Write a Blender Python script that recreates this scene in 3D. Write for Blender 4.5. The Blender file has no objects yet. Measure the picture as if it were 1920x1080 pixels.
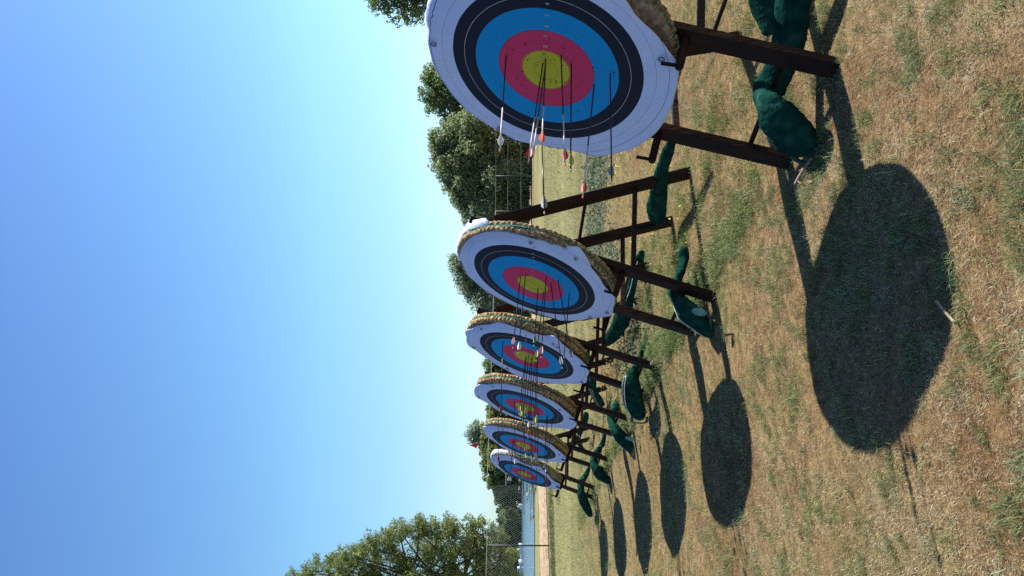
import bpy, bmesh, math, random
import numpy as np
from mathutils import Vector, Matrix
random.seed(7); rng=np.random.default_rng(11)
sc=bpy.context.scene; COL=sc.collection
R=math.radians
CAMZ=1.6; F=1427.0; PITCH=R(.401)
# ---------------------------------------------------------------- survey: bearings of the place
TG={1:((1.087,3.797,-.143),30.18,15.69,.025),2:((.025,5.846,-.117),27.03,18.88,.115),3:((-.682,7.534,-.086),26.34,18.73,.023),
4:((-1.444,9.232,-.09),26.18,17.74,.0),5:((-2.296,11.093,-.093),27.48,18.41,.015),6:((-3.186,13.024,-.12),29.99,20.8,.033)}
def ray(x,y):
    u=540-y; v=x-960; c,s=math.cos(PITCH),math.sin(PITCH)
    return np.array([u/F, c+v/F*s, s-v/F*c])
CAM=np.array([0,0,CAMZ])
def frame(k):
    C,az,ln,kk=TG[k]; az,ln=R(az),R(ln)
    n=np.array([-math.cos(az)*math.cos(ln),-math.sin(az)*math.cos(ln),math.sin(ln)])
    h=np.array([math.sin(az),-math.cos(az),0.]); v=np.cross(h,n)
    if v[2]<0:v=-v
    return np.array(C)+CAM,h,v,n
def hit(k,x,y,off=0):           # point of the plane lying `off` metres in front of target k
    C,h,v,n=frame(k); d=ray(x,y); return CAM+d*((C+n*off-CAM)@n)/(d@n)
def L2W(k,a,b,c=0):
    C,h,v,n=frame(k); return C+h*a+v*b+n*c
def ss(a,b,x):
    t=np.clip((x-a)/(b-a),0,1); return t*t*(3-2*t)
_lat=rng.random((64,64))
def vnoise(x,y,s=1.0):
    x=np.asarray(x,float)*s; y=np.asarray(y,float)*s
    xi=np.floor(x).astype(int); yi=np.floor(y).astype(int); fx=x-xi; fy=y-yi
    fx=fx*fx*(3-2*fx); fy=fy*fy*(3-2*fy)
    a=_lat[xi%64,yi%64]; b=_lat[(xi+1)%64,yi%64]; c=_lat[xi%64,(yi+1)%64]; d=_lat[(xi+1)%64,(yi+1)%64]
    return (a*(1-fx)+b*fx)*(1-fy)+(c*(1-fx)+d*fx)*fy
def gz(x,y):                    # ground height
    x=np.asarray(x,float); y=np.asarray(y,float)
    zs=np.interp(y,[-5,2.3,3.35,5.4,7.1,20],[.10,.12,.145,.165,.19,.19])
    e=(x-(1.087-.475*(y-3.797)))*.905
    rise=np.interp(y,[3,3.8,5.5,7.5,14,22],[-.04,-.04,.045,.07,.06,.0])
    z=zs+rise*ss(-1.0,-.1,e)
    near=1-ss(18,40,np.hypot(x,y))
    z=z+near*((vnoise(x,y,1.1)-.5)*.035+(vnoise(x+9,y+3,3.7)-.5)*.018)
    return z
def onground(x,y,z=None):       # point of the ground seen along a bearing
    d=ray(x,y); zz=.15 if z is None else z
    for i in range(25):
        P=CAM+d*((zz-CAMZ)/d[2])
        if z is None: zz=.5*zz+.5*float(gz(P[0],P[1]))
    return P
# ---------------------------------------------------------------- helpers
def tag(o,label=None,cat=None,group=None,kind=None):
    if label:o['label']=label
    if cat:o['category']=cat
    if group:o['group']=group
    if kind:o['kind']=kind
    return o
def thing(name,label,cat,loc,group=None):
    o=bpy.data.objects.new(name,None); COL.objects.link(o); o.location=Vector(loc); o.empty_display_size=.1
    return tag(o,label,cat,group)
def mesh(name,V,Fc,mat,parent=None,smooth=True,origin=None):
    V=np.asarray(V,float)
    if parent is not None:
        root=parent; off=np.zeros(3)
        while root is not None: off=off+np.array(root.location); root=root.parent
        V=V-off
    org=np.zeros(3)
    if parent is None and origin is not None: org=np.array(origin,float); V=V-org
    me=bpy.data.meshes.new(name); me.from_pydata(V.tolist(),[],[tuple(int(i) for i in f) for f in Fc]); me.update()
    if smooth: me.polygons.foreach_set('use_smooth',[True]*len(me.polygons))
    if mat: me.materials.append(mat)
    o=bpy.data.objects.new(name,me); COL.objects.link(o); o.parent=parent
    if parent is None: o.location=org
    return o
class MB:
    def __init__(s): s.V=[];s.F=[]
    def add(s,V,Fc):
        n=len(s.V); s.V+= [tuple(map(float,v)) for v in V]; s.F+=[tuple(i+n for i in f) for f in Fc]; return s
    def box(s,c,a,b,cc):   # centre and three half-axis vectors; edges bevelled a little
        c,a,b,cc=[np.array(t,float) for t in (c,a,b,cc)]
        la,lb,lc=[np.linalg.norm(t) for t in (a,b,cc)]; bv=min(la,lb,lc)*.12
        V=[];idx={}
        sg=[(i,j,k) for i in (-1,1) for j in (-1,1) for k in (-1,1)]
        for (i,j,k) in sg:
            for ax in range(3):
                t=[i*(1-(bv/la if ax!=0 else 0)),j*(1-(bv/lb if ax!=1 else 0)),k*(1-(bv/lc if ax!=2 else 0))]
                idx[(i,j,k,ax)]=len(V); V.append(c+a*t[0]+b*t[1]+cc*t[2])
        Fs=[]
        for ax in range(3):
            for s_ in (-1,1):
                o=[x for x in range(3) if x!=ax]; q=[]
                for (u,w) in ((-1,-1),(1,-1),(1,1),(-1,1)):
                    t=[0,0,0]; t[ax]=s_; t[o[0]]=u; t[o[1]]=w; q.append(idx[(t[0],t[1],t[2],ax)])
                Fs.append(q)
        for ax in range(3):
            o=[x for x in range(3) if x!=ax]
            for u in (-1,1):
                for w in (-1,1):
                    def key(e,face):
                        t=[0,0,0]; t[ax]=e; t[o[0]]=u; t[o[1]]=w; return idx[(t[0],t[1],t[2],face)]
                    Fs.append([key(-1,o[0]),key(1,o[0]),key(1,o[1]),key(-1,o[1])])
        for (i,j,k) in sg: Fs.append([idx[(i,j,k,0)],idx[(i,j,k,1)],idx[(i,j,k,2)]])
        return s.add(V,Fs)
    def tube(s,P,r,seg=8,flat=1.0,up=None,cap=True,wr=0,wn=0,ws=0):
        P=[np.array(p,float) for p in P]; n=len(P)
        r=[r]*n if np.isscalar(r) else r
        base=len(s.V); nrm=None
        for i in range(n):
            t=P[min(i+1,n-1)]-P[max(i-1,0)]; t/=max(1e-9,np.linalg.norm(t))
            if up is not None: nrm=np.array(up,float)
            if nrm is None: nrm=np.array([0,0,1.]) if abs(t[2])<.9 else np.array([1.,0,0])
            nrm=nrm-t*(nrm@t); nrm/=np.linalg.norm(nrm); b=np.cross(t,nrm)
            for j in range(seg):
                a=2*math.pi*j/seg
                rr=r[i]*(1+wr*math.sin(3*a+i*1.3)*.5+(wr*(random.random()-.5) if wr else 0))
                if wn: rr*=1+wn*2*(vnoise(i*.42+ws,3+2.6*math.cos(a))-.5)+wn*1.3*(vnoise(i*.9+ws+9,9+5*math.sin(a+.4))-.5)
                s.V.append(tuple(P[i]+rr*(math.cos(a)*b+math.sin(a)*nrm*flat)))
        for i in range(n-1):
            for j in range(seg):
                a=base+i*seg+j; b2=base+i*seg+(j+1)%seg
                s.F.append((a,b2,b2+seg,a+seg))
        if cap:
            s.F.append(tuple(base+j for j in range(seg))[::-1]); s.F.append(tuple(base+(n-1)*seg+j for j in range(seg)))
        return s
    def build(s,name,mat,parent=None,smooth=False,origin=None): return mesh(name,s.V,s.F,mat,parent,smooth,origin)
def smoothpath(P,n=8):          # Catmull-Rom over (point, radius)
    P=[np.array(p,float) for p in P]; out=[]
    for i in range(len(P)-1):
        a,b,c,d=P[max(i-1,0)],P[i],P[i+1],P[min(i+2,len(P)-1)]
        for j in range(n):
            t=j/n; out.append(.5*((2*b)+(-a+c)*t+(2*a-5*b+4*c-d)*t*t+(-a+3*b-3*c+d)*t**3))
    out.append(P[-1]); return out
# ---------------------------------------------------------------- materials
def mat(name,col=(.5,.5,.5),rough=.8,spec=.2):
    m=bpy.data.materials.new(name); m.use_nodes=True; nt=m.node_tree; b=nt.nodes['Principled BSDF']
    b.inputs['Base Color'].default_value=(*col,1); b.inputs['Roughness'].default_value=rough; b.inputs['Specular IOR Level'].default_value=spec
    return m,nt,b
def N(nt,t,**kw):
    n=nt.nodes.new(t)
    for k,v in kw.items():
        if k.startswith('i_'): n.inputs[k[2:].replace('_',' ')].default_value=v
        else: setattr(n,k,v)
    return n
def ramp(nt,stops,fac,interp='LINEAR'):
    r=nt.nodes.new('ShaderNodeValToRGB'); r.color_ramp.interpolation=interp
    e=r.color_ramp.elements
    while len(e)<len(stops): e.new(.5)
    for el,(p,c) in zip(e,stops): el.position=p; el.color=(*c,1)
    nt.links.new(fac,r.inputs['Fac']); return r
def noisy(name,stops,scale=8,detail=6,rough=.8,spec=.15,bump=.2,bscale=None,stretch=None,dist=.02):
    m,nt,b=mat(name,rough=rough,spec=spec)
    tc=N(nt,'ShaderNodeTexCoord'); mp=N(nt,'ShaderNodeMapping'); nt.links.new(tc.outputs['Object'],mp.inputs['Vector'])
    if stretch: mp.inputs['Scale'].default_value=stretch
    no=N(nt,'ShaderNodeTexNoise',i_Scale=scale,i_Detail=detail); nt.links.new(mp.outputs['Vector'],no.inputs['Vector'])
    r=ramp(nt,stops,no.outputs['Fac']); nt.links.new(r.outputs['Color'],b.inputs['Base Color'])
    n2=N(nt,'ShaderNodeTexNoise',i_Scale=bscale or scale*3,i_Detail=4); nt.links.new(mp.outputs['Vector'],n2.inputs['Vector'])
    bp=N(nt,'ShaderNodeBump',i_Strength=bump,i_Distance=dist); nt.links.new(n2.outputs['Fac'],bp.inputs['Height']); nt.links.new(bp.outputs['Normal'],b.inputs['Normal'])
    return m
M={}
M['wood']=noisy('stained_dark_timber',[(.3,(.011,.005,.005)),(.55,(.022,.0085,.006)),(.75,(.042,.016,.009))],scale=14,rough=.75,spec=.14,bump=.3,stretch=(1,1,.25))
M['straw']=noisy('straw_rope',[(.25,(.07,.045,.025)),(.44,(.19,.125,.065)),(.57,(.36,.27,.165)),(.74,(.58,.48,.35))],scale=45,rough=.9,bump=.9,bscale=110,dist=.01)
M['straw_old']=noisy('aged_straw_rope',[(.25,(.07,.035,.014)),(.44,(.20,.11,.042)),(.55,(.38,.25,.13)),(.70,(.64,.52,.37))],scale=40,rough=.9,bump=.9,bscale=100,dist=.01)
M['straw_shade']=noisy('shade_toned_straw',[(.3,(.10,.065,.045)),(.5,(.20,.14,.10)),(.7,(.36,.27,.19))],scale=30,rough=.95,bump=.7,bscale=90,dist=.008)  # darker straw for the nearest boss: the shade on its rim is put into the colour
M['band']=noisy('green_twine',[(.35,(.01,.10,.075)),(.6,(.03,.20,.15)),(.8,(.16,.36,.30))],scale=60,rough=.7,bump=.5)
M['bag']=noisy('green_mesh_fabric',[(.3,(.004,.024,.019)),(.5,(.007,.038,.030)),(.66,(.015,.060,.048)),(.80,(.09,.16,.14))],scale=13,detail=14,rough=1.0,spec=.0,bump=.9,bscale=22,dist=.025)
M['strap']=noisy('pale_webbing',[(.4,(.30,.36,.34)),(.6,(.5,.55,.52))],scale=30,rough=.8)
M['patch']=noisy('faded_patch',[(.4,(.09,.19,.17)),(.6,(.16,.28,.25))],scale=20,rough=.85)
M['strap_dark']=noisy('dark_green_webbing',[(.4,(.006,.035,.03)),(.6,(.012,.06,.05))],scale=30,rough=.7)
M['pin']=mat('dark_wire',(.02,.025,.05),.5,.4)[0]
M['shaft_dark']=mat('carbon_shaft',(.012,.012,.02),.35,.5)[0]
M['shaft_light']=mat('white_shaft_wrap',(.55,.52,.54),.4,.5)[0]
FC={'red':(.60,.06,.05),'orange':(.85,.16,.03),'white':(.82,.82,.80),'yellow':(.62,.64,.22),'pink':(.80,.38,.42),'green':(.32,.52,.20),'grey':(.32,.36,.40)}
for c,v in FC.items():
    m,nt,b=mat('vane_'+c,v,.5,.3); b.inputs['Transmission Weight'].default_value=0
    tr=N(nt,'ShaderNodeBsdfTranslucent'); tr.inputs['Color'].default_value=(*v,1); mx=N(nt,'ShaderNodeMixShader'); mx.inputs[0].default_value=.35
    nt.links.new(b.outputs[0],mx.inputs[1]); nt.links.new(tr.outputs[0],mx.inputs[2]); nt.links.new(mx.outputs[0],nt.nodes['Material Output'].inputs['Surface']); M['v_'+c]=m
M['digit_light']=mat('printed_light_grey',(.42,.43,.48),.8)[0]
M['digit_dark']=mat('printed_dark',(.03,.03,.05),.8)[0]
M['hole']=mat('puncture',(.02,.015,.02),.9)[0]
M['bark']=noisy('bark',[(.3,(.035,.028,.022)),(.7,(.10,.085,.065))],scale=3,bump=.6,stretch=(1,1,.3))
M['stick']=noisy('dry_stick',[(.3,(.22,.17,.11)),(.7,(.36,.30,.21))],scale=30)
M['twig']=noisy('dead_twig',[(.3,(.13,.09,.07)),(.7,(.34,.26,.20))],scale=30)
M['fence']=mat('fence_wire',(.30,.36,.34),.5,.4)[0]
M['rail']=mat('dark_green_rail',(.035,.07,.06),.5,.3)[0]
M['post']=mat('fence_post_paint',(.02,.03,.028),.5,.4)[0]
M['flag']=mat('red_flag_cloth',(.55,.035,.06),.8)[0]
M['boat']=mat('white_hull',(.75,.76,.77),.35,.5)[0]
M['boatdark']=mat('boat_glass',(.03,.04,.05),.2,.6)[0]
def paper_mat():
    m,nt,b=mat('printed_paper_face',rough=.75,spec=.15)
    uv=N(nt,'ShaderNodeUVMap'); uv.uv_map='paper'
    ln=N(nt,'ShaderNodeVectorMath',operation='LENGTH'); nt.links.new(uv.outputs['UV'],ln.inputs[0])
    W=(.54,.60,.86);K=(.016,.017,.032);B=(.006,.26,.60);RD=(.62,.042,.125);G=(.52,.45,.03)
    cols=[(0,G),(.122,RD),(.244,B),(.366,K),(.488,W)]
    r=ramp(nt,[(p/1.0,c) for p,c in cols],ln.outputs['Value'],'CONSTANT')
    cur=r.outputs['Color']
    def ring(cur,rad,w,col):
        s=N(nt,'ShaderNodeMath',operation='SUBTRACT'); nt.links.new(ln.outputs['Value'],s.inputs[0]); s.inputs[1].default_value=rad
        a=N(nt,'ShaderNodeMath',operation='ABSOLUTE'); nt.links.new(s.outputs[0],a.inputs[0])
        l=N(nt,'ShaderNodeMath',operation='LESS_THAN'); nt.links.new(a.outputs[0],l.inputs[0]); l.inputs[1].default_value=w
        mx=N(nt,'ShaderNodeMix',data_type='RGBA'); nt.links.new(l.outputs[0],mx.inputs['Factor']); nt.links.new(cur,mx.inputs['A']); mx.inputs['B'].default_value=(*col,1)
        return mx.outputs['Result']
    for rad,w,c in ((.061,.0011,(.16,.13,.02)),(.122,.0014,(.25,.02,.04)),(.183,.0009,(.40,.02,.07)),(.244,.0014,(.15,.02,.10)),(.305,.0009,(.01,.19,.34)),(.427,.0013,(.42,.42,.44)),(.549,.0010,(.30,.31,.36)),(.610,.0012,(.10,.10,.16))): cur=ring(cur,rad,w,c)
    no=N(nt,'ShaderNodeTexNoise',i_Scale=6.0,i_Detail=5.0); nt.links.new(uv.outputs['UV'],no.inputs['Vector'])
    mr=N(nt,'ShaderNodeMapRange'); nt.links.new(no.outputs['Fac'],mr.inputs['Value']); mr.inputs['To Min'].default_value=.88; mr.inputs['To Max'].default_value=1.04
    mu=N(nt,'ShaderNodeMix',data_type='RGBA',blend_type='MULTIPLY'); mu.inputs['Factor'].default_value=1; nt.links.new(cur,mu.inputs['A']); nt.links.new(mr.outputs['Result'],mu.inputs['B'])
    nt.links.new(mu.outputs['Result'],b.inputs['Base Color'])
    n2=N(nt,'ShaderNodeTexNoise',i_Scale=9.0,i_Detail=3.0); nt.links.new(uv.outputs['UV'],n2.inputs['Vector'])
    bp=N(nt,'ShaderNodeBump',i_Strength=.35,i_Distance=.01); nt.links.new(n2.outputs['Fac'],bp.inputs['Height']); nt.links.new(bp.outputs['Normal'],b.inputs['Normal'])
    return m
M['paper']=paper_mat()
def attr_mat(name,transl=.35,rough=.7,spec=.15):
    m,nt,b=mat(name,rough=rough,spec=spec)
    a=N(nt,'ShaderNodeAttribute',attribute_name='Col'); nt.links.new(a.outputs['Color'],b.inputs['Base Color'])
    tr=N(nt,'ShaderNodeBsdfTranslucent'); nt.links.new(a.outputs['Color'],tr.inputs['Color'])
    mx=N(nt,'ShaderNodeMixShader'); mx.inputs[0].default_value=transl
    nt.links.new(b.outputs[0],mx.inputs[1]); nt.links.new(tr.outputs[0],mx.inputs[2]); nt.links.new(mx.outputs[0],nt.nodes['Material Output'].inputs['Surface'])
    return m
M['leaf']=attr_mat('leaves',.55); M['blade']=attr_mat('grass_blades',.25,.75)
def ground_mat():
    m,nt,b=mat('dry_lawn',rough=.95,spec=.05)
    tc=N(nt,'ShaderNodeTexCoord')
    n1=N(nt,'ShaderNodeTexNoise',i_Scale=.9,i_Detail=8.,i_Roughness=.65); nt.links.new(tc.outputs['Object'],n1.inputs['Vector'])
    n2=N(nt,'ShaderNodeTexNoise',i_Scale=16.,i_Detail=10.,i_Roughness=.8); nt.links.new(tc.outputs['Object'],n2.inputs['Vector'])
    n3=N(nt,'ShaderNodeTexNoise',i_Scale=.12,i_Detail=6.,i_Roughness=.7); nt.links.new(tc.outputs['Object'],n3.inputs['Vector'])
    r2=ramp(nt,[(.30,(.05,.035,.018)),(.45,(.16,.115,.06)),(.58,(.28,.21,.115)),(.75,(.44,.36,.22))],n2.outputs['Fac'])
    r1=ramp(nt,[(.35,(.55,.36,.24)),(.5,(1,.92,.78)),(.62,(.62,.70,.42))],n1.outputs['Fac'])
    mu=N(nt,'ShaderNodeMix',data_type='RGBA',blend_type='MULTIPLY'); mu.inputs['Factor'].default_value=.8
    nt.links.new(r2.outputs['Color'],mu.inputs['A']); nt.links.new(r1.outputs['Color'],mu.inputs['B'])
    # the meadow behind the butts is greener and greyer
    sp=N(nt,'ShaderNodeSeparateXYZ'); nt.links.new(tc.outputs['Object'],sp.inputs[0])
    mr=N(nt,'ShaderNodeMapRange'); mr.inputs['From Min'].default_value=7; mr.inputs['From Max'].default_value=20; nt.links.new(sp.outputs['Y'],mr.inputs['Value'])
    r3=ramp(nt,[(.35,(.14,.135,.055)),(.5,(.20,.19,.085)),(.65,(.27,.245,.115))],n3.outputs['Fac'])
    mv=N(nt,'ShaderNodeMix',data_type='RGBA',blend_type='OVERLAY'); mv.inputs['Factor'].default_value=.6
    nt.links.new(r3.outputs['Color'],mv.inputs['A']); nt.links.new(n2.outputs['Fac'],mv.inputs['B'])
    mx=N(nt,'ShaderNodeMix',data_type='RGBA'); nt.links.new(mr.outputs['Result'],mx.inputs['Factor']); nt.links.new(mu.outputs['Result'],mx.inputs['A']); nt.links.new(mv.outputs['Result'],mx.inputs['B'])
    nt.links.new(mx.outputs['Result'],b.inputs['Base Color'])
    bp=N(nt,'ShaderNodeBump',i_Strength=.8,i_Distance=.03); nt.links.new(n2.outputs['Fac'],bp.inputs['Height']); nt.links.new(bp.outputs['Normal'],b.inputs['Normal'])
    return m
M['ground']=ground_mat()
M['sand']=noisy('sandy_shingle',[(.36,(.12,.085,.05)),(.46,(.34,.24,.15)),(.6,(.50,.37,.25)),(.7,(.62,.50,.37))],scale=3.5,detail=12,rough=.95,bump=.9,bscale=6,dist=.06)
M['verge']=noisy('verge_grass',[(.3,(.10,.10,.04)),(.7,(.22,.2,.1))],scale=.6,detail=10,rough=.95,bump=.5)
def water_mat():
    m,nt,b=mat('lake_water',(.03,.075,.13),.12,.5)
    tc=N(nt,'ShaderNodeTexCoord'); mp=N(nt,'ShaderNodeMapping'); mp.inputs['Scale'].default_value=(.6,.25,1); nt.links.new(tc.outputs['Object'],mp.inputs['Vector'])
    n=N(nt,'ShaderNodeTexNoise',i_Scale=1.6,i_Detail=5.); nt.links.new(mp.outputs['Vector'],n.inputs['Vector'])
    bp=N(nt,'ShaderNodeBump',i_Strength=.9,i_Distance=.35); nt.links.new(n.outputs['Fac'],bp.inputs['Height']); nt.links.new(bp.outputs['Normal'],b.inputs['Normal'])
    return m
M['water']=water_mat()
# ---------------------------------------------------------------- ground, path, water
def grid_axis(lo,hi,c0,c1,fine,grow=1.16):
    a=list(np.arange(c0,c1+1e-6,fine)); s=fine; x=c1
    while x<hi: s*=grow; x+=s; a.append(min(x,hi))
    s=fine; x=c0; pre=[]
    while x>lo: s*=grow; x-=s; pre.append(max(x,lo))
    return np.array(pre[::-1]+a)
gx=grid_axis(-2500,2500,-9,7,.12); gy=grid_axis(-300,3000,.5,17,.12)
X,Y=np.meshgrid(gx,gy); Z=gz(X,Y)
V=np.stack([X.ravel(),Y.ravel(),Z.ravel()],1); nx=len(gx); ny=len(gy)
idx=np.arange(nx*ny).reshape(ny,nx)
Fq=np.stack([idx[:-1,:-1].ravel(),idx[:-1,1:].ravel(),idx[1:,1:].ravel(),idx[1:,:-1].ravel()],1)
g=mesh('ground',V,Fq,M['ground']); tag(g,kind='structure')
ZF=.2
def sheet(name,pts,m,z,kind='structure'):
    n=len(pts)//2; V=[(p[0],p[1],z) for p in pts]
    Fs=[(i,i+1,n+i+1,n+i) for i in range(n-1)]
    o=mesh(name,V,Fs,m,smooth=False); return tag(o,kind=kind)
zf=float(gz(-13,60))
def gp(x,y): p=onground(x,y,zf); return (p[0],p[1])
near=[(1040,1500),(1036,1200),(1031,1080),(1027,980),(1024,900),(1019,800),(1012,700),(1007,600),(1003,500),(1001,420),(1000,300),(999,100),(998,-200),(997,-600)]
far=[(1016,1500),(1015,1200),(1014,1080),(1012,980),(1010,900),(1007,800),(1003,700),(999,600),(994,500),(992,420),(990.5,300),(990,100),(989.5,-200),(989,-600)]
def refine(L,n=6,j=.5):
    out=[]
    for a,b in zip(L[:-1],L[1:]):
        for i in range(n):
            t=i/n; out.append((a[0]+(b[0]-a[0])*t+random.uniform(-j,j),a[1]+(b[1]-a[1])*t))
    return out+[L[-1]]
sheet('path',[gp(*p) for p in refine(near)]+[gp(*p) for p in refine(far)],M['sand'],zf+.03)
wn=[(1003.5,1700),(1003.3,1080),(1002.8,1000),(1002,930),(1000.5,880),(998,820),(994,760),(988,700)]
wf=[(977.5,1700),(977.5,1080),(977.5,1000),(977.5,930),(977.5,880),(977.5,820),(977.5,760),(977.5,700)]
w=sheet('water',[gp(*p) for p in refine(wn,6,.12)]+[gp(*p) for p in refine(wf,6,.03)],M['water'],zf+.05)
# ---------------------------------------------------------------- archery targets
OUT={1:[(0,0.585),(20,0.6),(45,0.64),(60,0.67),(71,0.689),(76,0.654),(82,0.622),(101,0.619),(106,0.62),(113,0.608),(122,0.612),(134,0.605),(142,0.592),(158,0.594),(164,0.602),(180,0.572),(191,0.579),(203,0.626),(209,0.653),(216,0.656),(230,0.669),(244,0.668),(256,0.656),(270,0.647),(287,0.656),(294,0.626),(311,0.581),(317,0.575),(325,0.595)],2:[(3,0.572),(10,0.578),(21,0.583),(26,0.603),(29,0.613),(32,0.608),(40,0.67),(55,0.685),(66,0.69),(78,0.685),(88,0.645),(97,0.612),(116,0.618),(124,0.608),(134,0.61),(142,0.591),(151,0.577),(161,0.57),(170,0.569),(182,0.542),(194,0.571),(202,0.634),(208,0.627),(231,0.595),(248,0.662),(251,0.674),(265,0.638),(281,0.635),(289,0.604),(297,0.59),(317,0.611),(332,0.7),(335,0.719),(342,0.627),(350,0.577),(357,0.581)],3:[(10,0.582),(21,0.598),(30,0.605),(43,0.58),(73,0.608),(83,0.663),(90,0.631),(113,0.676),(119,0.622),(130,0.613),(136,0.61),(148,0.629),(157,0.62),(168,0.662),(178,0.679),(190,0.636),(205,0.625),(227,0.585),(252,0.665),(268,0.629),(288,0.658),(296,0.65),(314,0.622),(320,0.642),(330,0.667),(338,0.733),(345,0.609),(355,0.565)],4:[(10,0.588),(22,0.582),(55,0.574),(80,0.646),(107,0.662),(118,0.625),(128,0.576),(145,0.601),(163,0.569),(181,0.549),(197,0.653),(226,0.599),(244,0.678),(281,0.641),(292,0.623),(312,0.605),(324,0.587),(334,0.568),(345,0.579),(358,0.577)],5:[(3,0.556),(19,0.572),(38,0.562),(74,0.628),(79,0.66),(89,0.626),(113,0.588),(126,0.557),(153,0.59),(175,0.58),(195,0.621),(224,0.588),(248,0.653),(276,0.639),(293,0.611),(312,0.603),(329,0.559),(347,0.556)],6:[(2,0.528),(18,0.58),(30,0.645),(45,0.67),(60,0.68),(75,0.67),(89,0.62),(116,0.586),(141,0.518),(170,0.458),(203,0.438),(232,0.527),(253,0.674),(287,0.65),(292,0.579),(302,0.552),(330,0.643),(336,0.652),(349,0.542)]}
ACURL={1:1.3,2:2.,3:2.,4:2.,5:2.,6:2.}
WRAP={2:(30,90),6:(22,84),1:(30,92)}
PINS={1:[(.024,.59),(.208,-.548),(-.68,-.249),(.59,.05),(.45,.42),(-.5,.25)],2:[(.547,.039),(.523,-.299),(-.161,-.602),(-.319,-.482),(-.488,-.042)],3:[(.307,.465),(-.2,.56),(-.50,.198),(.54,-.259),(.50,-.30),(-.55,-.246),(-.205,-.592)],
4:[(-.137,.59),(-.50,.30),(.375,.405),(.343,-.428),(-.40,-.52),(-.53,-.25)],5:[(-.30,.50),(.427,.319),(-.5,.12),(-.52,-.2),(.147,-.536),(-.36,-.54)],6:[(.111,.56),(.512,-.256),(.002,-.595),(-.286,-.489)]}
HOLES={1:[(1029,70),(1033,112),(994,108),(1020,100),(962,93),(985,82),(1040,112),(1043,155),(979,133),(970,145),(978,159),(1112,126),(1074,143),(1151,142),(1084,206),(1060,154),(1074,182),(1002,193),(991,210),(1012,154)],
2:[(1010,540),(1013,537),(1017,541),(995,540),(1002,542),(955,514),(967,524)],3:[(985,662),(1000,668)],4:[],5:[],6:[]}
ORD={1:'nearest',2:'second',3:'third',4:'fourth',5:'fifth',6:'farthest'}
CLO={1:(-30,-10),2:(-22,-8),3:(-22,-8),4:(-50,-30),5:(-50,-30),6:(-30,-12)}
def curlw(k,th):  # the paper edge rolls back with the boss on the right, elsewhere it stands off
    th=(math.degrees(th)+180)%360-180; lo,hi=CLO[k]
    if th<lo or th>90: return 0.
    if th<hi: return (th-lo)/(hi-lo)
    return 1-(th-66)/24 if th>66 else 1.
def paper_z(k,rho,th):
    kk=TG[k][3]; return -kk*rho*rho-ACURL[k]*curlw(k,th)*max(0,min(rho,.75)-.45)**2
def boss_z(k,r): return -TG[k][3]*r*r-2.0*max(0,r-.47)**2-.012
def make_paper(k,root,C,h,v,n):
    ths=np.array([p[0] for p in OUT[k]],float); rs=np.array([p[1] for p in OUT[k]])
    NT,NR=180,26; V=[];UV=[]
    s0=k*17.3
    for i in range(NR+1):
        for j in range(NT):
            th=2*math.pi*j/NT; d=math.degrees(th); Ro=float(np.interp(d,ths,rs,period=360))
            t=(i/NR)**.8; rho=.003+(Ro-.003)*t
            RE=.607; wr=WRAP.get(k); r=rho; z=paper_z(k,rho,th)
            if wr and wr[0]<d<wr[1] and rho>RE: z=z+(paper_z(k,RE,th)-z)*min(1,(d-wr[0])/8,(wr[1]-d)/8)
            bump=(vnoise(2.2*rho*math.cos(th)+s0,2.2*rho*math.sin(th)+s0)-.5)*.008*ss(.2,.6,rho)+(vnoise(7*rho*math.cos(th)+s0,7*rho*math.sin(th)+s0)-.5)*.009*ss(.48,.62,rho)
            z+=bump*1.3
            if wr and wr[0]<d<wr[1] and rho>RE:
                f=min(1,(d-wr[0])/8,(wr[1]-d)/8); ex=rho-RE
                r=RE+ex*(1-f)+f*(min(.040,ex*1.6)+.006+.010*vnoise(d*.35+s0,ex*40)); z=z-f*ex*1.1
            V.append(C+h*(r*math.cos(th))+v*(r*math.sin(th))+n*z); UV.append((rho*math.cos(th),rho*math.sin(th)))
    Fs=[]
    for i in range(NR):
        for j in range(NT):
            a=i*NT+j;b=i*NT+(j+1)%NT; 
            Fs.append((a,b,b+NT,a+NT))
    Fs.append(tuple(range(NT))[::-1])
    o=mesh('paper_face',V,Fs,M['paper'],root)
    uvl=o.data.uv_layers.new(name='paper'); li=np.empty(len(o.data.loops),int); o.data.loops.foreach_get('vertex_index',li)
    uvl.data.foreach_set('uv',np.array(UV)[li].ravel())
    sol=o.modifiers.new('thick','SOLIDIFY'); sol.thickness=.0012; sol.offset=-1
    return o
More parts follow.
